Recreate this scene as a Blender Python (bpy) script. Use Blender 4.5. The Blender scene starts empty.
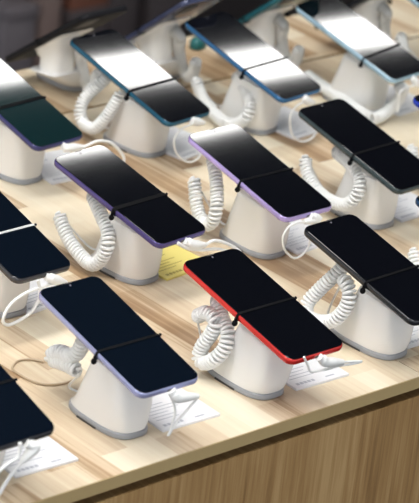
import bpy, bmesh, math, random
from mathutils import Vector, Matrix
random.seed(7)
PI = math.pi
sc = bpy.context.scene
COLL = sc.collection
sc.view_settings.view_transform = 'Standard'
sc.view_settings.look = 'None'
sc.view_settings.gamma = 1.0
sc.view_settings.use_curve_mapping = False
sc.view_settings.exposure = 0.0
R = math.radians

# ------------------------------------------------------------------ materials
def mat(name, color, rough=0.5, metal=0.0, coat=0.0, ior=1.5, emit=None, strength=0.0, spec=None, sss=0.0):
    m = bpy.data.materials.new(name); m.use_nodes = True
    b = m.node_tree.nodes['Principled BSDF']
    b.inputs['Base Color'].default_value = (*color, 1)
    b.inputs['Roughness'].default_value = rough
    b.inputs['Metallic'].default_value = metal
    b.inputs['IOR'].default_value = ior
    b.inputs['Coat Weight'].default_value = coat
    if spec is not None: b.inputs['Specular IOR Level'].default_value = spec
    if emit: 
        b.inputs['Emission Color'].default_value = (*emit, 1); b.inputs['Emission Strength'].default_value = strength
    # faint procedural unevenness of the gloss
    nt = m.node_tree
    n = nt.nodes.new('ShaderNodeTexNoise'); n.inputs['Scale'].default_value = 60
    tc = nt.nodes.new('ShaderNodeTexCoord'); nt.links.new(tc.outputs['Object'], n.inputs['Vector'])
    mr = nt.nodes.new('ShaderNodeMapRange'); mr.inputs['To Min'].default_value = max(0, rough - 0.03) if rough > .1 else rough * .9; mr.inputs['To Max'].default_value = min(1, rough + 0.03) if rough > .1 else rough
    nt.links.new(n.outputs['Fac'], mr.inputs['Value']); nt.links.new(mr.outputs['Result'], b.inputs['Roughness'])
    return m

def wood(name, ramp, row, brick, along='Y', rough=0.45, grain=(0.25, 0.5), seed=0.0, spots=True):
    """boards running along one axis; every board takes its own tone, with fine streaks of grain along it"""
    m = bpy.data.materials.new(name); m.use_nodes = True
    nt = m.node_tree; N = nt.nodes; Lk = nt.links
    b = N['Principled BSDF']; b.inputs['Roughness'].default_value = rough
    tc = N.new('ShaderNodeTexCoord'); sp = N.new('ShaderNodeSeparateXYZ'); Lk.new(tc.outputs['Object'], sp.inputs[0])
    cb = N.new('ShaderNodeCombineXYZ')
    a, o = {'Y': ('Y', 'X'), 'Z': ('Z', 'X'), 'X': ('X', 'Y')}[along]
    off = N.new('ShaderNodeMath'); off.operation = 'ADD'; off.inputs[1].default_value = seed
    Lk.new(sp.outputs[a], off.inputs[0]); Lk.new(off.outputs[0], cb.inputs['X']); Lk.new(sp.outputs[o], cb.inputs['Y'])
    br = N.new('ShaderNodeTexBrick'); br.offset = 0.37; br.squash = 1.0
    br.inputs['Color1'].default_value = (0, 0, 0, 1); br.inputs['Color2'].default_value = (1, 1, 1, 1); br.inputs['Mortar'].default_value = (.45, .45, .45, 1)
    br.inputs['Scale'].default_value = 1.0; br.inputs['Mortar Size'].default_value = 0.0; br.inputs['Bias'].default_value = 0.0
    br.inputs['Brick Width'].default_value = brick; br.inputs['Row Height'].default_value = row
    Lk.new(cb.outputs[0], br.inputs['Vector'])
    # grain: noise stretched along the boards
    mp = N.new('ShaderNodeMapping'); mp.inputs['Scale'].default_value = (6, 170, 1); Lk.new(cb.outputs[0], mp.inputs['Vector'])
    g = N.new('ShaderNodeTexNoise'); g.inputs['Scale'].default_value = 1.0; g.inputs['Detail'].default_value = 5; g.inputs['Roughness'].default_value = .65
    Lk.new(mp.outputs[0], g.inputs['Vector'])
    mp2 = N.new('ShaderNodeMapping'); mp2.inputs['Scale'].default_value = (3, 26, 1); Lk.new(cb.outputs[0], mp2.inputs['Vector'])
    g2 = N.new('ShaderNodeTexNoise'); g2.inputs['Scale'].default_value = 1.0; g2.inputs['Detail'].default_value = 3; g2.inputs['Distortion'].default_value = .6
    Lk.new(mp2.outputs[0], g2.inputs['Vector'])
    def math_(op, x, y):
        n = N.new('ShaderNodeMath'); n.operation = op
        for i, v in enumerate((x, y)):
            if isinstance(v, (int, float)): n.inputs[i].default_value = v
            else: Lk.new(v, n.inputs[i])
        return n.outputs[0]
    bw = N.new('ShaderNodeRGBToBW'); Lk.new(br.outputs['Color'], bw.inputs[0])
    v = math_('ADD', math_('MULTIPLY', bw.outputs[0], 1 - grain[0] - grain[1]), math_('ADD', math_('MULTIPLY', g.outputs['Fac'], grain[0]), math_('MULTIPLY', g2.outputs['Fac'], grain[1])))
    cr = N.new('ShaderNodeValToRGB'); el = cr.color_ramp.elements
    el[0].position, el[0].color = ramp[0][0], (*ramp[0][1], 1)
    el[1].position, el[1].color = ramp[-1][0], (*ramp[-1][1], 1)
    for p, c in ramp[1:-1]:
        e = el.new(p); e.color = (*c, 1)
    Lk.new(v, cr.inputs[0]); Lk.new(cr.outputs[0], b.inputs['Base Color'])
    bp = N.new('ShaderNodeBump'); bp.inputs['Strength'].default_value = .06; bp.inputs['Distance'].default_value = .001
    Lk.new(g.outputs['Fac'], bp.inputs['Height']); Lk.new(bp.outputs[0], b.inputs['Normal'])
    return m

def noise_mat(name, c1, c2, scale, rough=0.6):
    m = bpy.data.materials.new(name); m.use_nodes = True
    nt = m.node_tree; b = nt.nodes['Principled BSDF']; b.inputs['Roughness'].default_value = rough
    tc = nt.nodes.new('ShaderNodeTexCoord'); n = nt.nodes.new('ShaderNodeTexNoise'); n.inputs['Scale'].default_value = scale
    nt.links.new(tc.outputs['Object'], n.inputs['Vector'])
    cr = nt.nodes.new('ShaderNodeValToRGB'); cr.color_ramp.elements[0].color = (*c1, 1); cr.color_ramp.elements[1].color = (*c2, 1)
    cr.color_ramp.elements[0].position = .35; cr.color_ramp.elements[1].position = .65
    nt.links.new(n.outputs['Fac'], cr.inputs[0]); nt.links.new(cr.outputs[0], b.inputs['Base Color'])
    return m

PALE = [(0.26, (.31, .19, .10)), (0.345, (.44, .30, .175)), (0.40, (.62, .48, .325)), (0.50, (.72, .61, .445)), (0.72, (.81, .73, .575))]
M = dict(
    white=mat('white_plastic', (.84, .84, .83), .25),
    cordwhite=mat('white_cord_plastic', (.82, .83, .82), .38),
    relief=mat('grey_rubber', (.52, .53, .53), .5),
    ring=mat('grey_plastic', (.33, .345, .37), .3),
    slot=mat('dark_slot', (.06, .055, .05), .6),
    screen=mat('black_screen_glass', (.0025, .003, .005), .045, ior=1.5),
    tealsheenscreen=mat('teal_sheen_screen_glass', (.004, .017, .019), .045, ior=1.5),  # greenish reflection on the black screen, put into its base colour
    mattback=mat('matt_black_back', (.006, .006, .008), .6, spec=.2),
    navysheenscreen=mat('navy_sheen_screen_glass', (.0025, .005, .010), .045, ior=1.5),  # bluish ceiling reflection tinted into the colour of the black glass
    strap=mat('black_elastic', (.004, .004, .005), .6, spec=.08),
    litstrap=mat('lit_black_elastic', (.55, .55, .55), .3),  # pale colour stands for bright light on a black strap
    lens=mat('camera_lens', (.10, .10, .12), .1),
    card=mat('white_card', (.80, .81, .84), .45),
    yellowcard=mat('yellow_card', (.86, .74, .22), .45),
    ink=mat('grey_ink', (.46, .48, .54), .6),
    yellowink=mat('ochre_ink', (.42, .33, .06), .6),
    top=wood('pale_oak_boards', PALE, .034, .17, 'Y', .42, (.32, .32)),
    edge=wood('oak_edging', [(0.2, (.32, .23, .105)), (.8, (.45, .34, .165))], .2, 2.0, 'X', .5, (.3, .5)),
    panel=wood('brown_oak_panel', [(0.34, (.17, .088, .028)), (0.49, (.32, .19, .072)), (0.62, (.44, .29, .13))], .12, 3.0, 'Z', .5, (.50, .38), .3),
    dark=mat('shaded_recess', (.025, .018, .015), .8),  # near-black colour holds the shade under the overhanging table top
    joint=mat('brown_joint', (.15, .09, .03), .7),
    floor=noise_mat('dark_grey_floor', (.010, .009, .011), (.024, .021, .023), 3.0, .5),
    ceiling=noise_mat('charcoal_ceiling', (.020, .022, .028), (.030, .032, .038), 2.0, .9),
    wall=noise_mat('mauve_grey_wall', (.10, .085, .09), (.14, .12, .125), 1.2, .8),
    bluecard=mat('bright_blue_card', (.06, .09, .75), .5),
    tealplastic=mat('teal_plastic', (.005, .11, .115), .4),
    bluecloth=mat('blue_plastic', (.01, .10, .25), .4),
    counter=mat('dark_counter', (.030, .026, .030), .6),
    doorgrey=mat('lilac_grey_laminate', (.15, .135, .15), .5),
    doortan=mat('pinkish_tan_laminate', (.24, .175, .16), .5),
    doorbrown=mat('red_brown_laminate', (.22, .09, .06), .5),
    steel=mat('brushed_steel', (.5, .5, .5), .35, 1.0),
    wallbox=mat('mauve_grey_carton', (.07, .058, .062), .6),
    tancord=mat('beige_clear_cord', (.50, .38, .25), .35),
    lightframe=mat('white_metal', (.7, .7, .7), .5),
)
def frame_mat(name, c, metal=.35): return mat(name, c, .22, metal, .3)

# ------------------------------------------------------------------ mesh helpers
def finish(name, verts, faces, material, parent=None, loc=(0, 0, 0), rot=(0, 0, 0), smooth=True, angle=35):
    me = bpy.data.meshes.new(name)
    me.from_pydata([tuple(v) for v in verts], [], faces)
    bm = bmesh.new(); bm.from_mesh(me); bmesh.ops.recalc_face_normals(bm, faces=bm.faces); bm.to_mesh(me); bm.free()
    if smooth:
        for p in me.polygons: p.use_smooth = True
        me.set_sharp_from_angle(angle=R(angle))
    me.materials.append(material)
    o = bpy.data.objects.new(name, me); COLL.objects.link(o)
    o.location = loc; o.rotation_euler = rot
    if parent: o.parent = parent
    return o

def empty(name, label=None, cat=None, group=None, loc=(0, 0, 0), rot=None):
    o = bpy.data.objects.new(name, None); COLL.objects.link(o); o.location = loc
    if rot is not None: o.rotation_euler = rot
    tag(o, label, cat, group); o.empty_display_size = .02
    return o

def tag(o, label=None, cat=None, group=None, kind=None):
    if label: o['label'] = label
    if cat: o['category'] = cat
    if group: o['group'] = group
    if kind: o['kind'] = kind
    return o

def rrect(w, l, r, n=6):
    """outline of a rounded rectangle, w along x, l along y"""
    pts = []
    for cx, cy, a0 in ((w / 2 - r, l / 2 - r, 0), (-w / 2 + r, l / 2 - r, 90), (-w / 2 + r, -l / 2 + r, 180), (w / 2 - r, -l / 2 + r, 270)):
        for i in range(n + 1):
            a = R(a0 + 90 * i / n); pts.append((cx + r * math.cos(a), cy + r * math.sin(a)))
    return pts

def supere(a, b, n=3.0, cx=0, cy=0, seg=48):
    pts = []
    for i in range(seg):
        t = 2 * PI * i / seg; c, s = math.cos(t), math.sin(t)
        pts.append((cx + a * math.copysign(abs(c) ** (2 / n), c), cy + b * math.copysign(abs(s) ** (2 / n), s)))
    return pts

def loft(rings, cap=True):
    n = len(rings[0]); V = [v for r in rings for v in r]; F = []
    for k in range(len(rings) - 1):
        for i in range(n):
            j = (i + 1) % n; F.append((k * n + i, k * n + j, (k + 1) * n + j, (k + 1) * n + i))
    if cap: F.append(tuple(range(n))[::-1]); F.append(tuple((len(rings) - 1) * n + i for i in range(n)))
    return V, F

def slab(w, l, r, z0, z1, bev=.0006, n=6):
    """rounded-rectangle slab with softened edges"""
    rings = []
    for ins, z in ((bev, z0), (bev * .3, z0 + bev * .3), (0, z0 + bev), (0, z1 - bev), (bev * .3, z1 - bev * .3), (bev, z1)):
        rings.append([(x, y, z) for x, y in rrect(w - 2 * ins, l - 2 * ins, max(r - ins, .0002), n)])
    return loft(rings)

def box(x0, x1, y0, y1, z0, z1, bev=0.0):
    if bev <= 0:
        V = [(x, y, z) for z in (z0, z1) for y in (y0, y1) for x in (x0, x1)]
        return V, [(0, 2, 3, 1), (4, 5, 7, 6), (0, 1, 5, 4), (2, 6, 7, 3), (0, 4, 6, 2), (1, 3, 7, 5)]
    V, F = slab(x1 - x0, y1 - y0, bev, z0, z1, bev, 2)
    return [(x + (x0 + x1) / 2, y + (y0 + y1) / 2, z) for x, y, z in V], F

def join(*parts):
    V, F = [], []
    for v, f in parts:
        k = len(V); V += list(v); F += [tuple(i + k for i in q) for q in f]
    return V, F

def spline(pts, step):
    """Catmull-Rom through the points, resampled evenly"""
    P = [Vector(p) for p in pts]; P = [2 * P[0] - P[1]] + P + [2 * P[-1] - P[-2]]
    D = []
    for i in range(1, len(P) - 2):
        for k in range(24):
            t = k / 24
            D.append(.5 * ((2 * P[i]) + (P[i + 1] - P[i - 1]) * t + (2 * P[i - 1] - 5 * P[i] + 4 * P[i + 1] - P[i + 2]) * t * t + (3 * P[i] - P[i - 1] - 3 * P[i + 1] + P[i + 2]) * t ** 3))
    D.append(P[-2])
    out = [D[0]]; need = step
    for a, b in zip(D, D[1:]):
        d = (b - a).length; pos = 0
        while d - pos >= need and d > 0:
            pos += need; out.append(a + (b - a) * (pos / d)); need = step
        need -= d - pos
    if (out[-1] - D[-1]).length > step * .3: out.append(D[-1])
    return out

def frames(P):
    T = []
    for i in range(len(P)):
        t = P[min(i + 1, len(P) - 1)] - P[max(i - 1, 0)]
        T.append(t.normalized() if t.length > 1e-9 else (T[-1] if T else Vector((0, 0, 1))))
    n = T[0].orthogonal().normalized(); Ns = [n]
    for i in range(1, len(P)):
        q = T[i - 1].rotation_difference(T[i]); n = q @ n; n = (n - T[i] * n.dot(T[i])).normalized(); Ns.append(n)
    return T, Ns

def tube(P, rad, seg=8):
    """a tube along points; rad is a number or one number per point"""
    P = [Vector(p) for p in P]; T, Ns = frames(P); rings = []
    for i, p in enumerate(P):
        r = rad[i] if isinstance(rad, (list, tuple)) else rad
        b = T[i].cross(Ns[i]); rings.append([p + (Ns[i] * math.cos(2 * PI * k / seg) + b * math.sin(2 * PI * k / seg)) * r for k in range(seg)])
    return loft(rings)

def coil(path, R0=.0064, wire=.0019, pitch=.0044, taper=.004):
    P = spline(path, .0006); T, Ns = frames(P); H = []
    L = (len(P) - 1) * .0006; n = int(L / pitch) * 14; 
    for i in range(n + 1):
        s = i / n * (len(P) - 1); k = min(int(s), len(P) - 2); f = s - k
        p = P[k].lerp(P[k + 1], f); nn = Ns[k].lerp(Ns[k + 1], f).normalized(); b = T[k].cross(nn)
        d = min(s, len(P) - 1 - s) * .0006; r = R0 * (0.45 + .55 * min(1, d / taper)); a = 2 * PI * i / 14
        H.append(p + (nn * math.cos(a) + b * math.sin(a)) * r)
    return tube(H, wire, 6)

def ball(r, c=(0, 0, 0), seg=10, rings=6, sz=1.0):
    Rg = []
    for k in range(1, rings):
        a = PI * k / rings; Rg.append([(c[0] + r * math.sin(a) * math.cos(2 * PI * i / seg), c[1] + r * math.sin(a) * math.sin(2 * PI * i / seg), c[2] - sz * r * math.cos(a)) for i in range(seg)])
    return loft(Rg)

# paths of cords, in metres from the middle of each stand
COIL={'C2': [[-0.012, 0.055, 0.0782], [-0.0182, 0.0382, 0.0662], [-0.0245, 0.0205, 0.0582], [-0.0307, 0.0161, 0.0456], [-0.036, 0.0219, 0.0317], [-0.036, 0.0372, 0.0191], [-0.036, 0.047, 0.0217], [-0.0349, 0.0443, 0.0365], [-0.0322, 0.0372, 0.0516], [-0.0295, 0.0348, 0.0658], [-0.0267, 0.0523, 0.0679], [-0.024, 0.0708, 0.0547]], 'C3': [[-0.012, 0.0415, 0.0839], [-0.0189, 0.0489, 0.0693], [-0.0257, 0.0616, 0.0489], [-0.0326, 0.07, 0.0301], [-0.036, 0.0627, 0.0184], [-0.036, 0.0426, 0.0211], [-0.036, 0.0256, 0.0309], [-0.033, 0.0159, 0.0462], [-0.03, 0.0141, 0.0617], [-0.027, 0.0221, 0.0718], [-0.024, 0.0333, 0.0735]], 'B1': [[-0.012, 0.0442, 0.0788], [-0.0196, 0.0227, 0.0671], [-0.0272, 0.0032, 0.0571], [-0.0349, -0.0063, 0.0433], [-0.036, 0.0017, 0.0232], [-0.036, 0.0144, 0.0131], [-0.034, 0.035, 0.0164], [-0.0307, 0.0565, 0.0253], [-0.0273, 0.0731, 0.0376], [-0.024, 0.0821, 0.0468]], 'B2': [[-0.012, 0.0659, 0.0852], [-0.0196, 0.0497, 0.0704], [-0.0272, 0.0369, 0.0557], [-0.0349, 0.0278, 0.0421], [-0.036, 0.0309, 0.026], [-0.036, 0.0421, 0.019], [-0.034, 0.056, 0.0257], [-0.0307, 0.0671, 0.0382], [-0.0273, 0.0747, 0.051], [-0.024, 0.0815, 0.059]], 'B3': [[-0.012, 0.0372, 0.073], [-0.0196, 0.0081, 0.0701], [-0.0272, -0.0152, 0.0602], [-0.0349, -0.0208, 0.0447], [-0.036, -0.0063, 0.0277], [-0.036, 0.017, 0.0237], [-0.034, 0.0406, 0.027], [-0.0307, 0.0596, 0.0358], [-0.0273, 0.0706, 0.0478], [-0.024, 0.074, 0.0575]], 'A1': [[-0.012, 0.0421, 0.0825], [-0.0196, 0.0504, 0.069], [-0.0272, 0.0622, 0.0515], [-0.0349, 0.0624, 0.0355], [-0.036, 0.0551, 0.0211], [-0.036, 0.0353, 0.0204], [-0.034, 0.0206, 0.0374], [-0.0307, 0.0117, 0.0559], [-0.0273, 0.0063, 0.0704], [-0.024, 0.0053, 0.0754]], 'A2': [[-0.012, 0.0124, 0.0615], [-0.0196, -0.0105, 0.0547], [-0.0272, -0.0266, 0.043], [-0.0349, -0.0298, 0.0293], [-0.036, -0.0164, 0.015], [-0.0398, 0.0017, 0.0118], [-0.034, 0.0283, 0.016], [-0.0307, 0.0492, 0.0257], [-0.0273, 0.0627, 0.038], [-0.024, 0.0712, 0.0426]], 'A3': [[-0.0121, -0.0799, 0.07], [-0.0032, -0.0784, 0.05], [0.0032, -0.0683, 0.03], [-0.0022, -0.0616, 0.016], [-0.0214, -0.0634, 0.0118], [-0.041, -0.0612, 0.0118], [-0.0333, -0.0308, 0.0118], [-0.0204, 0.0091, 0.0118], [-0.0047, 0.0525, 0.0118], [0.0086, 0.0901, 0.0118], [0.0195, 0.1214, 0.0118]], 'C1': [[-0.02, 0.0273, 0.0813], [-0.02, 0.0346, 0.0647], [-0.02, 0.046, 0.0552], [-0.02, 0.0618, 0.0526], [-0.02, 0.0722, 0.0458], [-0.02, 0.0731, 0.0397], [-0.02, 0.0604, 0.042], [-0.02, 0.0446, 0.0446], [-0.02, 0.0317, 0.0437]]}
CABLE={'C1': [[-0.0062, -0.0885, 0.0791], [0.0047, -0.0885, 0.0637], [0.0169, -0.0885, 0.0588], [0.0326, -0.0885, 0.058], [0.0293, -0.0885, 0.0533], [0.02, -0.0885, 0.0459], [0.0072, -0.0885, 0.035], [-0.0016, -0.0885, 0.023], [0.0013, -0.0885, 0.0311], [0.0045, -0.0885, 0.0456], [0.0017, -0.0885, 0.0574], [-0.0065, -0.0885, 0.0716]], 'C0': [[0.0055, -0.0885, 0.0718], [0.0101, -0.0885, 0.061], [0.0045, -0.0885, 0.0573], [-0.0041, -0.0885, 0.0491], [-0.0138, -0.0885, 0.0413], [-0.0222, -0.0885, 0.031], [-0.0317, -0.0885, 0.02], [-0.0381, -0.0885, 0.0399], [-0.0229, -0.0885, 0.0513], [-0.0105, -0.0885, 0.0552], [-0.0077, -0.0885, 0.0628], [-0.0084, -0.0885, 0.0704]], 'C2': [[-0.0031, -0.0885, 0.0794], [0.0105, -0.0885, 0.0647], [0.0226, -0.0885, 0.0594], [0.0354, -0.0885, 0.0584], [0.0501, -0.0885, 0.0553], [0.0635, -0.0885, 0.0519], [0.0491, -0.0885, 0.0527], [0.0288, -0.0885, 0.0555], [0.0091, -0.0885, 0.056], [-0.0094, -0.0885, 0.0591], [-0.0148, -0.0885, 0.0666], [-0.0222, -0.0885, 0.0786]], 'B0': [[-0.0005, -0.0885, 0.0762], [0.0058, -0.0885, 0.0667], [0.0173, -0.0885, 0.0595], [0.0284, -0.0885, 0.0557], [0.0173, -0.0885, 0.0589], [-0.0054, -0.0885, 0.0589], [-0.0249, -0.0885, 0.0565], [-0.0401, -0.0885, 0.0508], [-0.0497, -0.0885, 0.0415], [-0.0526, -0.0885, 0.0307], [-0.0455, -0.0885, 0.0243], [-0.0299, -0.0885, 0.0264], [-0.0147, -0.0885, 0.0332], [-0.0058, -0.0885, 0.0497], [-0.0102, -0.0885, 0.0681]], 'A0': [[0.0051, -0.0885, 0.0776], [0.0125, -0.0885, 0.0636], [0.0234, -0.0885, 0.0602], [0.0385, -0.0885, 0.0599], [0.0473, -0.0885, 0.062], [0.0593, -0.0885, 0.0636], [0.0766, -0.0885, 0.059], [0.0918, -0.0885, 0.0471], [0.1027, -0.0885, 0.0334], [0.1008, -0.0885, 0.0234]], 'B1': [[0.0091, -0.0885, 0.078], [0.0194, -0.0885, 0.0656], [0.0272, -0.0885, 0.0621], [0.0375, -0.0885, 0.061], [0.0518, -0.0885, 0.0633], [0.0738, -0.0885, 0.0535], [0.0938, -0.0885, 0.0389], [0.0782, -0.0885, 0.0436], [0.0563, -0.0885, 0.052], [0.0338, -0.0885, 0.0558], [0.0111, -0.0885, 0.0632], [-0.003, -0.0885, 0.0723]], 'B2': [[0.0044, -0.0885, 0.0788], [0.0125, -0.0885, 0.0673], [0.0035, -0.0885, 0.0655], [-0.0092, -0.0885, 0.0682], [-0.0201, -0.0885, 0.0693], [-0.0326, -0.0885, 0.067], [-0.0394, -0.0885, 0.0563], [-0.0357, -0.0885, 0.042], [-0.0263, -0.0885, 0.0313], [-0.0162, -0.0885, 0.0253], [-0.0042, -0.0885, 0.0276], [0.0035, -0.0885, 0.0371], [0.0024, -0.0885, 0.0534]], 'A1': [[0.0086, -0.0885, 0.0736], [0.0146, -0.0885, 0.0647], [0.0215, -0.0885, 0.0608], [0.0315, -0.0885, 0.0589], [0.0217, -0.0885, 0.0594], [0.0087, -0.0885, 0.0605], [-0.0068, -0.0885, 0.0569], [-0.0148, -0.0885, 0.0454], [-0.0095, -0.0885, 0.0287], [0.0035, -0.0885, 0.0157], [0.0171, -0.0885, 0.0104], [0.028, -0.0885, 0.0135], [0.0335, -0.0885, 0.0204]], 'A2': [[0.007, -0.0885, 0.0727], [0.0156, -0.0885, 0.0618], [0.0213, -0.0885, 0.0581], [0.0284, -0.0885, 0.0568], [0.014, -0.0885, 0.0607], [0.0006, -0.0885, 0.0591], [-0.0099, -0.0885, 0.0503], [-0.0088, -0.0885, 0.0326], [0.0006, -0.0885, 0.016], [0.0158, -0.0885, 0.007], [0.0312, -0.0885, 0.0082], [0.0403, -0.0885, 0.0167], [0.0404, -0.0885, 0.0262]], 'A3': [[0.0083, -0.0885, 0.0709], [0.0196, -0.0885, 0.0593], [0.0319, -0.0885, 0.053], [0.0452, -0.0885, 0.0507], [0.0338, -0.0885, 0.0527], [0.011, -0.0885, 0.0567], [-0.01, -0.0885, 0.0521], [-0.0087, -0.0885, 0.0353], [-0.0085, -0.0885, 0.0242]]}

# ------------------------------------------------------------------ camera (long lens, wide aperture)
AZ, PT, RO, FPX = R(43.89626183), R(24.17328268), R(6.52963561), 2782.792877
fwd = Vector((math.sin(AZ) * math.cos(PT), math.cos(AZ) * math.cos(PT), -math.sin(PT)))
r0 = Vector((math.cos(AZ), -math.sin(AZ), 0)); u0 = r0.cross(fwd)
cxv = math.cos(RO) * r0 + math.sin(RO) * u0; cyv = -math.sin(RO) * r0 + math.cos(RO) * u0
cam = bpy.data.cameras.new('camera'); co = bpy.data.objects.new('camera', cam); COLL.objects.link(co)
mw = Matrix.Identity(4)
for i in range(3): mw[i][0], mw[i][1], mw[i][2] = cxv[i], cyv[i], -fwd[i]
mw.translation = Vector((-2.06391074, -1.73635661, 1.29986947)); co.matrix_world = mw
cam.sensor_fit = 'HORIZONTAL'; cam.sensor_width = 36.0; cam.lens = FPX / 419 * 36.0
cam.clip_start = .05; cam.clip_end = 60
cam.dof.use_dof = True; cam.dof.focus_distance = 2.93; cam.dof.aperture_fstop = 12.0
sc.camera = co

# ------------------------------------------------------------------ room
FZ = -0.90; CZ = 2.40
tag(finish('floor', *box(-4.5, 6.5, -4.0, 6.5, FZ - .05, FZ), M['floor'], smooth=False), kind='structure')
tag(finish('ceiling', *box(-4.5, 6.5, -4.0, 6.5, CZ, CZ + .05), M['ceiling'], smooth=False), kind='structure')
tag(finish('wall_back', *box(-4.5, 6.5, 6.5, 6.55, FZ, CZ), M['wall'], smooth=False), kind='structure')
tag(finish('wall_right', *box(6.5, 6.55, -4.0, 6.5, FZ, CZ), M['wall'], smooth=False), kind='structure')

def light_panel(x, y, w, l, strength, label, color=(1, .985, .96)):
    t = empty('ceiling_light', label, 'ceiling light', None, (x, y, CZ - .03))
    m = mat('light_diffuser', (.8, .8, .8), .5, emit=color, strength=strength)
    finish('diffuser', *box(-w / 2, w / 2, -l / 2, l / 2, 0.002, .012), m, t, smooth=False)
    fr = [box(-w / 2 - .02, w / 2 + .02, s * (l / 2 + .01) - .01, s * (l / 2 + .01) + .01, 0, .03) for s in (-1, 1)]
    fr += [box(s * (w / 2 + .01) - .01, s * (w / 2 + .01) + .01, -l / 2, l / 2, 0, .03) for s in (-1, 1)]
    finish('frame', *join(*fr), M['lightframe'], t, smooth=False)
    return t
light_panel(3.05, 2.19, 3.3, .10, 22, 'long thin ceiling light mirrored as a white band in the rear phones')
light_panel(-.75, .25, 1.3, .55, 17, 'wide white ceiling light nearly over the display table')
light_panel(-.75, -1.1, 1.3, .55, 17, 'wide white ceiling light in front of the display table')
light_panel(-2.3, .3, 1.3, .55, 17, 'wide white ceiling light beyond the left end of the table')
light_panel(.35, .9, .9, .3, 17, 'small white ceiling light over the rear table')
w = bpy.data.worlds.new('world'); sc.world = w; w.use_nodes = True
w.node_tree.nodes['Background'].inputs[0].default_value = (.93, .96, 1, 1)
w.node_tree.nodes['Background'].inputs[1].default_value = 1.2

# ------------------------------------------------------------------ tables
SEAM = -.0600
def table(name_label, x0, x1, y0, y1, front, pl=0.0, pr=0.0):
    """front = side (-1 / +1 along y) that carries the brown front panel"""
    t = empty('display_table', name_label, 'table', None, ((x0 + x1) / 2, (y0 + y1) / 2, FZ))
    ox, oy = (x0 + x1) / 2, (y0 + y1) / 2
    def P(n, b, m): return finish(n, *b, m, t, smooth=False)
    def bx(a, b, c, d, e, f, bev=0): return box(a - ox, b - ox, c - oy, d - oy, e - FZ, f - FZ, bev)
    e = .0015
    ylo, yhi = (y0 + e, y1) if front < 0 else (y0, y1 - e)
    o = P('table_top', bx(x0, x1, ylo, yhi, -.0136, 0), M['top'])
    if front < 0: P('front_edging', bx(x0, x1, y0, y0 + e, -.0136, -.0002), M['edge'])
    else: P('front_edging', bx(x0, x1, y1 - e, y1, -.0136, -.0002), M['edge'])
    s = .022
    a, b = (y0 + s, y1 - .005) if front < 0 else (y0 + .005, y1 - s)
    P('spacer', bx(x0 + .004, x1 - .004, a, b, -.0272, -.0136), M['dark'])
    if front < 0: P('front_panel', bx(x0 + .001 + pl, x1 - .001 + pr, y0 + .0045, y0 + .02, FZ, -.0272), M['panel'])
    else: P('front_panel', bx(x0 + .001, x1 - .001, y1 - .02, y1 - .002, FZ, -.0272), M['panel'])
    P('carcass', bx(x0 + .004 + pl, x1 - .004 + min(pr, 0), y0 + .021 if front < 0 else y0 + .005, y1 - .005 if front < 0 else y1 - .021, FZ, -.0277), M['dark'])
    return t
table('long pale oak display table with a brown front, carrying the nearest phones', -1.9, SEAM - .0006, 0, .757, -1, 0, .16)
table('pale oak display table joined on at the right beyond the seam', SEAM + .0006, 1.5, 0, .757, -1, .1612, 0)
table('narrow pale oak table behind the joint line, carrying the far phones', -1.9, 1.5, .7625, .905, 1)
tag(finish('joint_strip', *box(-1.9, 1.5, .7572, .7623, -.013, -.0004), M['joint'], smooth=False), 'thin brown strip in the joint between front and rear tables', 'joint strip')

# ------------------------------------------------------------------ phones, stands and what belongs to them
PW, PL, PT_ = .0788, .1790, .0076
HZ = .0957                                  # height of the glass centre above the table
def make_phone(d):
    t = empty('smartphone', d['label'], 'phone', 'smartphones on display', d['loc'])
    t.rotation_euler = (Matrix.Rotation(d['yaw'], 3, 'Z') @ Matrix.Rotation(d['tilt'], 3, 'X')).to_euler()
    w, l = PW, d['len']
    rings = []
    for ins, z in ((.0030, -PT_), (.0013, -PT_ + .0004), (.0003, -PT_ + .0014), (0, -PT_ + .0028), (0, -.0026), (.0003, -.0013), (.0009, -.0005), (.0016, -.0002)):
        rings.append([(x, y, z) for x, y in rrect(w - 2 * ins, l - 2 * ins, .0105 - ins, 8)])
    finish('body', *loft(rings), d['frame'], t, angle=60)
    s = finish('screen', *slab(w - .0022, l - .0022, .0094, -.0004, .0004, .0005, 8), d['screen'], t, angle=15)
    finish('front_camera', *loft([[(r * math.cos(2 * PI * k / 12), l / 2 - .0062 + r * math.sin(2 * PI * k / 12), z) for k in range(12)] for r, z in ((.0014, .0003), (.0013, .00052), (.0007, .00055))]), M['lens'], s)
    finish('speaker_slot', *slab(.010, .0010, .0004, .0002, .00046, .0001, 3), M['slot'], s, loc=(0, l / 2 - .0024, 0))
    # power and volume keys on the right-hand side
    finish('side_button', *box(w / 2 - .0002, w / 2 + .0005, .018, .030, -.0054, -.0028, .0002), d['frame'], t)
    finish('side_button', *box(w / 2 - .0002, w / 2 + .0005, .038, .058, -.0054, -.0028, .0002), d['frame'], t)
    finish('charging_port', *box(-.0045, .0045, -l / 2 - .0001, -l / 2 + .001, -.0056, -.0026, .0002), M['slot'], t)
    # grey camera plate on the back
    finish('camera_plate', *slab(.026, .030, .006, -PT_ - .0014, -PT_ + .0001, .0005, 5), M['slot'], t, loc=(w / 2 - .020, l / 2 - .023, 0))
    return t

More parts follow.
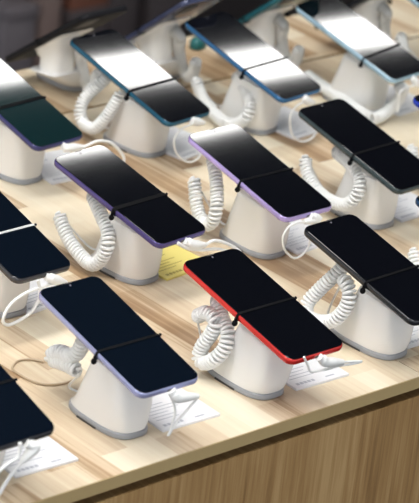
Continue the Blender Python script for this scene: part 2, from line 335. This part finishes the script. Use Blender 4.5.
def make_strap(d):
    """black elastic band round phone and cradle, with a little knob under its left end"""
    t = empty('security_strap', d['label'], 'strap', 'elastic straps round the phones', d['loc'])
    t.rotation_euler = (Matrix.Rotation(d['yaw'], 3, 'Z') @ Matrix.Rotation(d['tilt'], 3, 'X')).to_euler()
    m = d.get('mat', M['strap']); hw = d.get('hw', .0014); v = d['v']; sk = d.get('skew', 0)
    out = rrect(PW + .0020, PT_ + .0021, .0036, 4); inn = rrect(PW + .0004, PT_ + .0009, .0028, 4)
    n = len(out); V = []; F = []
    for ring, y in ((out, -hw), (out, hw), (inn, hw), (inn, -hw)):
        V += [(x, v + y + sk * x, z - PT_ / 2 + .0002) for x, z in ring]
    for a in range(4):
        b = (a + 1) % 4
        for i in range(n):
            j = (i + 1) % n; F.append((a * n + i, a * n + j, b * n + j, b * n + i))
    finish('band', V, F, m, t, angle=50)
    finish('knob', *join(ball(.0032, (-PW / 2 - .0022, v - sk * PW / 2 - .001, -PT_ - .0022), sz=1.1), tube([(-PW / 2 - .0015, v - sk * PW / 2, -.0035), (-PW / 2 - .0022, v - sk * PW / 2 - .001, -PT_ - .002)], .0016, 7)), M['strap'], t)
    finish('knob', *ball(.0017, (PW / 2 + .0012, v + sk * PW / 2, -.0002)), M['strap'], t)
    return t

def ring3(pts, z): return [(x, y, z) for x, y in pts]
def make_stand(d):
    """white anti-theft stand: grey foot ring, wedge body, neck and cradle under the phone, coiled cord"""
    cx, cy = d['loc'][0], d['loc'][1]; yaw = d['yaw']; tl = d['tilt']; tt = math.tan(tl)
    t = empty('display_stand', d['label'], 'phone stand', 'white phone stands', (cx, cy, 0), (0, 0, yaw))
    bx, by = d.get('base', (.005, .003)); hl = d.get('hl', .043)
    A, B = .0255, hl
    rings = [ring3(supere(A - i, B - i, 3.0, bx, by), z) for i, z in ((.0012, 0), (0, .001), (0, .0045), (.0004, .0058), (.0014, .0066))]
    ringo = finish('foot_ring', *loft(rings), M['ring'], t, angle=50)
    sx = bx - A
    finish('release_slot', *box(sx - .0007, sx + .004, by - .012, by + .018, .0004, .0024, .0003), M['slot'], ringo)
    # body: from the foot up to a sloping shoulder
    top_z = lambda y: d.get('shz', .0685) + .10 * (y + .012)
    body = []
    def bl(f):  # outline at height fraction f
        a = (A - .0016) * (1 - f) + .0245 * f; b = (B - .0016) * (1 - f ** .75) + .0265 * f ** .75
        g = f ** .62
        c = bx * (1 - f); e = by * (1 - g) + (-.013) * g
        return supere(a, b, 3.0 + 1.6 * min(1, f * 2.5), c, e)
    for f in (0, .06, .2, .4, .6, .8, .94, 1.0):
        pts = bl(f); body.append([(x, y, .0066 + f * (top_z(y) - .0066)) for x, y in pts])
    pts = supere(.0238, .0258, 4.4, 0, -.013); body.append([(x, y, top_z(y) + .0012) for x, y in pts])
    pts = supere(.0215, .0235, 4.0, 0, -.013); body.append([(x, y, top_z(y) + .0018) for x, y in pts])
    finish('body', *loft(body), M['white'], t, angle=40)
    # neck and cradle, in the slope of the phone
    hz = d.get('hz', HZ); under = lambda y: hz + tt * y - PT_ / math.cos(tl) - .0016
    nk = []
    for a, b, f in ((.0190, .0210, 0), (.0186, .0206, .6), (.0220, .0250, .85), (.0225, .0255, 1)):
        nk.append([(x, y, (top_z(y) + .0012) * (1 - f) + under(y) * f) for x, y in supere(a, b, 2.8, 0, -.010)])
    finish('neck', *loft(nk), M['white'], t, angle=40)
    cr = [[(x, y, under(y) + q) for x, y in rrect(.060 - 2 * i, .050 - 2 * i, .008, 5)] for i, q in ((.001, 0), (0, .0003), (0, .0010), (.001, .0013))]
    # small puck that holds the coiled cord under the upper half of the phone
    finish('cradle', *loft(cr), M['white'], t, angle=40)
    path = d.get('coil')
    if path:
        path = [(p[0], p[1], min(p[2], under(p[1]) - (.0105 if i else .0115))) for i, p in enumerate(path)]
        P0 = Vector(path[0])
        a0 = Vector((P0.x * .4 - .002, P0.y - .010 if P0.y > 0 else P0.y + .004, min(under(P0.y - .01) - .0085, P0.z + .012)))
        cd = finish('coiled_cord', *join(coil(path), tube(spline([Vector(path[-1]), Vector(path[-1]) + Vector((.006, .004, -.006)), Vector((bx - .004, by + hl + .012, .010)), Vector((bx, by + hl - .004, .009))], .002), .0013, 6)), M['cordwhite'], t, angle=80)
        sp = spline([a0, P0, Vector(path[0]).lerp(Vector(path[1]), .55)], .0015); n = len(sp)
        finish('strain_relief', *tube(sp, [.0086 - .0022 * k / (n - 1) for k in range(n)], 10), M['relief'], cd)
    return t

def make_card(x, y, yaw, label, m, ink, w=.074, l=.082):
    """x, y = front left corner"""
    t = empty('price_card', label, 'price card', 'price cards beside the stands', (x, y, 0), (0, 0, yaw))
    finish('card', *box(0, w, 0, l, 0, .0030, .0004), m, t)
    rnd = random.Random(int(x * 1e4)); b = []
    def bar(x0, x1, y0, h): b.append(box(x0, x1, y0, y0 + h, .00295, .00306))
    xx = .006
    for k in range(5):                                   # large figures along the front edge
        bar(xx, xx + .0040, .005, .0042); xx += .0052
    bar(.046, .058, .0055, .0022)
    for k in range(6): bar(.006, .006 + rnd.uniform(.022, .05), .018 + .0058 * k, .0011)
    bar(.008, .019, .0585, .0050); bar(.021, .034, .060, .0024)
    finish('printed_text', *join(*b), ink, t, smooth=False)
    return t

def make_cable(ox, oy, yaw, port, pts, label, thick=.00145):
    """white charging cable: angled plug pushed into the phone, then a thin cord"""
    t = empty('charging_cable', label, 'cable', 'white charging cables', (ox, oy, 0), (0, 0, 0))
    p0 = Vector(port); e = Vector(pts[1]); q = Vector(pts[3])
    path = spline([p0, p0.lerp(e, .5), e, e.lerp(q, .4), q], .0012); n = len(path)
    rad = [(.0042 if k < n * .12 else .0054) - (.0026 * max(0, k / (n - 1) - .55) / .45) for k in range(n)]
    finish('plug', *tube(path, rad, 10), M['cordwhite'], t, angle=45)
    finish('cord', *tube(spline([q] + [Vector(p) for p in pts[4:]], .002), thick, 7), M['cordwhite'], t, angle=80)
    return t

COIL['A3'] = COIL['A3'][:-1]
F = {}
def fm(k, c, metal=.35):
    if k not in F: F[k] = frame_mat(k, c, metal)
    return F[k]
# key: (x, y, yaw, length factor, tilt, strap position, frame, phone words, card corner, card yaw, base offset)
UNITS = {
 'C0': (-.5978, .0886, 0.6, 1.0, 16.4, -.017, fm('charcoal_frame', (.03, .03, .035)), 'black phone cut off by the left edge of the photo in the front row'),
 'C1': (-.4142, .0935, -.4, .98, 13.1, -.017, fm('periwinkle_frame', (.33, .35, .58)), 'black phone with a painted navy sheen and a periwinkle blue frame at the front left corner'),
 'C2': (-.2379, .0746, 0.1, .998, 12.2, -.006, fm('red_frame', (.62, .028, .022)), 'black phone with a bright red frame in the front row'),
 'C3': (-.0623, .0785, 1.8, .994, 13.2, -.015, fm('black_frame', (.02, .022, .026)), 'black-framed phone right of the red phone in the front row'),
 'C4': (.1080, .0790, 1.5, 1.0, 13.2, -.015, fm('dark_blue_frame', (.015, .06, .14)), 'dark blue phone whose corner just shows right of the black-framed front phone'),
 'B0': (-.3606, .3627, 1.2, .996, 15.3, -.017, fm('gunmetal_frame', (.05, .05, .056)), 'black phone with a grey frame and pale-lit strap at the left edge, middle row'),
 'B1': (-.1808, .3564, 5.3, .998, 12.9, -.017, fm('indigo_frame', (.075, .055, .20)), 'black phone with a violet frame and pale glare on its top end'),
 'B2': (-.0035, .3381, 0.3, .997, 11.9, -.011, fm('lavender_frame', (.46, .36, .72)), 'black phone with a lavender frame in the middle row'),
 'B3': (.1701, .3370, 3.1, .989, 13.5, -.011, fm('dark_green_frame', (.035, .055, .06)), 'black phone with a dark green-grey frame right of the lavender phone'),
 'B4': (.3280, .3020, 2.5, 1.0, 13.5, -.011, fm('royal_blue_frame', (.02, .05, .45)), 'royal blue phone whose corner just shows right of the dark green-grey one'),
 'A0': (-.1246, .6385, 4.6, .994, 16.0, -.010, fm('navy_frame', (.035, .035, .14)), 'navy-framed phone at the left edge of the rear row, half white with glare'),
 'A1': (.0647, .6322, 5.2, 1.05, 15.4, -.022, fm('teal_blue_frame', (.010, .095, .165)), 'phone with a teal blue frame and a white glare band, rear row'),
 'A2': (.2437, .6232, 5.6, 1.029, 14.95, -.022, fm('mid_blue_frame', (.03, .13, .29)), 'phone with a mid blue frame and a white glare band, rear row'),
 'A3': (.4216, .6091, 7.1, 1.012, 15.65, -.035, fm('silver_blue_frame', (.38, .56, .68)), 'phone with a pale silver-blue frame at the right of the rear row'),
 'A4': (.6000, .5900, 6.0, 1.02, 15.5, -.020, fm('pale_blue_frame', (.38, .56, .68)), 'pale blue phone whose corner shows in the top right of the photo'),
}
WHO = {'C0': 'the black phone at the left edge, front row', 'C1': 'the periwinkle-framed phone', 'C2': 'the red-framed phone', 'C3': 'the black-framed phone in the front row', 'C4': 'the dark blue phone at the right edge, front row',
 'B0': 'the grey-framed phone at the left edge', 'B1': 'the violet-framed phone', 'B2': 'the lavender-framed phone', 'B3': 'the dark green-grey phone', 'B4': 'the royal blue phone at the right edge',
 'A0': 'the navy-framed phone in the rear row', 'A1': 'the teal-framed phone', 'A2': 'the mid blue phone in the rear row', 'A3': 'the silver-blue phone', 'A4': 'the pale blue phone at the top right'}
CARDS = {'C2': (.032, -.032, -2), 'C1': (.028, -.0495, -2), 'C0': (.028, -.043, -3), 'B0': (.020, -.043, 6), 'B1': (.029, -.043, 5), 'B2': (.032, -.045, 4), 'B3': (.036, -.036, 2), 'A1': (.027, -.064, 10), 'A0': (.025, -.053, -4), 'A2': (.022, -.069, 6), 'A3': (.027, -.058, 5), 'C3': (.032, -.025, 0)}
BASES = {'C0': (-.001, .008), 'C1': (-.001, .002), 'C2': (.001, .014), 'C3': (.006, .010)}
DEFCOIL = [(-.012, .050, .078), (-.02, .036, .066), (-.028, .022, .054), (-.034, .020, .038), (-.036, .034, .022), (-.036, .050, .018), (-.034, .066, .026), (-.03, .078, .040), (-.026, .085, .050)]
for k, (x, y, yaw, lf, tilt, v, fr, words) in UNITS.items():
    yw, tl = R(yaw), R(tilt); L = PL * lf
    sc_ = M['navysheenscreen'] if k in ('C1', 'C0', 'B0') else M['tealsheenscreen'] if k == 'A0' else M['screen']
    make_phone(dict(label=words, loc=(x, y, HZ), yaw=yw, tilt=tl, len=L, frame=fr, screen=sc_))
    st = dict(label='strap round ' + WHO[k], loc=(x, y, HZ), yaw=yw, tilt=tl, v=v)
    st['label'] = 'black elastic strap round ' + WHO[k]
    if k in ('B1', 'A0'): st['hw'] = .0026
    if k == 'B1': st['skew'] = -.02
    if k == 'A3': st['skew'] = .06
    if k == 'B0': st['mat'] = M['litstrap']; st['label'] = 'black elastic strap painted pale as if brightly lit, round ' + WHO[k]
    make_strap(st)
    make_stand(dict(label='white stand under ' + WHO[k], loc=(x, y), yaw=yw, tilt=tl, base=BASES.get(k, (.005, .003)), hl=.047 if k in BASES else .043, coil=COIL.get(k, DEFCOIL)))
    if k in CARDS:
        dx, dy, ca = CARDS[k]; yel = k == 'B1'
        make_card(x + dx, y + dy, R(ca), ('yellow' if yel else 'white') + ' price card on the table by ' + WHO[k], M['yellowcard'] if yel else M['card'], M['yellowink'] if yel else M['ink'])
    if k in CABLE:
        c, s = math.cos(yw), math.sin(yw)
        yl = -(L / 2 + .0004) * math.cos(tl); zl = HZ - (L / 2) * math.sin(tl) - .0041
        make_cable(x, y, 0, (-s * yl, c * yl, zl), CABLE[k], 'white charging cable plugged into ' + WHO[k], .0019 if k in ('B0', 'A0', 'B1', 'C0') else .0013)

# ------------------------------------------------------------------ far phones, turned the other way
OPPCOIL = [(p[0] + .004, p[1] * .55 - .004, p[2] - .004) for p in DEFCOIL]
def opp(x, y, yaw, frame, words, who, tilt=33, base=(-.046, -.042)):
    yw, tl = R(180 + yaw), R(tilt); hz = .09
    make_phone(dict(label=words, loc=(x, y, hz), yaw=yw, tilt=tl, len=PL, frame=frame, screen=M['screen']))
    make_strap(dict(label='black elastic strap round ' + who, loc=(x, y, hz), yaw=yw, tilt=tl, v=-.01))
    make_stand(dict(label='blurred white stand under ' + who, loc=(x, y), yaw=yw, tilt=tl, hz=hz, hl=.040, shz=.034, base=base, coil=OPPCOIL))
opp(.0840, .8040, 3, M['mattback'], 'blurred dark phone seen from behind at the top left', 'the leftmost far phone', 37)
opp(.2294, .7800, 3, fm('slate_frame', (.05, .06, .12)), 'blurred slate phone seen from behind, second from left', 'the slate far phone', 40)
opp(.3876, .7530, 3, fm('deep_teal_frame', (.01, .12, .15)), 'blurred deep teal phone seen from behind at the top', 'the deep teal far phone', 40)
opp(.5563, .7280, 3, fm('black_frame', 0), 'blurred black phone behind the silver-blue phone', 'the black far phone', 40)

# small things among the far stands
def small(name, V_F, m, label, cat, loc, rot=(0, 0, 0)):
    return tag(finish(name, *V_F, m, None, loc, rot), label, cat)

def on_far(name, sx, sy, sz, m, label, cat, x, y, rz):
    rings = [ring3(supere(sx - i, sy - i, 2.4, 0, 0, 20), z) for i, z in ((.002, 0), (0, .0015), (0, sz * .6), (.003, sz * .9), (.006, sz))]
    return tag(finish(name, *loft(rings), m, None, (x, y, 0), (0, 0, rz), angle=60), label, cat)
on_far('cable_clip', .013, .010, .016, M['tealplastic'], 'small rounded teal piece on the far table left of the mid blue phone', 'clip', .3720, .8640, .3)
on_far('tag_block', .008, .007, .022, M['bluecloth'], 'small dark blue block standing on the far table', 'block', .1520, .8480, .2)

# dim floor-standing boxes in the shop behind
def carton(x0, x1, y0, y1, z0, z1, m, label):
    cx, cy = (x0 + x1) / 2, (y0 + y1) / 2
    t = empty('storage_box', label, 'box', 'boxes on the shop floor', (cx, cy, z0))
    finish('body', *box(x0 - cx, x1 - cx, y0 - cy, y1 - cy, 0, (z1 - z0) - .03, .004), m, t)
    finish('lid', *box(x0 - cx - .003, x1 - cx + .003, y0 - cy - .003, y1 - cy + .003, (z1 - z0) - .0298, z1 - z0, .004), m, t)
carton(1.440, 1.522, 2.60, 2.8, FZ, -.690, M['doorgrey'], 'blurred low lilac-grey box at the far left of the background')
carton(1.536, 1.588, 2.60, 2.8, FZ, -.45, M['doortan'], 'blurred tall narrow pinkish tan box in the background')
carton(1.612, 1.722, 2.60, 2.8, FZ, -.722, M['wallbox'], 'blurred low grey box under the red-brown one')
carton(1.614, 1.720, 2.60, 2.8, -.7218, -.5, M['doorbrown'], 'blurred red-brown box stacked on a low grey box')
carton(1.728, 1.808, 2.60, 2.8, FZ, -.42, M['wallbox'], 'blurred tall mauve-grey box left of the dark gap')
carton(1.845, 1.960, 2.60, 2.8, FZ, -.44, M['wallbox'], 'blurred wide mauve-grey box right of the dark gap')

tag(finish('loose_cord', *tube(spline([[-0.3977, 0.1749, 0.0016], [-0.4126, 0.1758, 0.0016], [-0.4267, 0.1826, 0.0016], [-0.4336, 0.1953, 0.0016], [-0.4357, 0.2092, 0.0016], [-0.4342, 0.2263, 0.0016], [-0.4202, 0.2377, 0.0016], [-0.4056, 0.2346, 0.0016], [-0.3964, 0.2229, 0.0016]], .002), .0013, 7), M['tancord'], None, angle=80), 'thin beige cord lying in a loop left of the periwinkle-framed phone', 'cord')
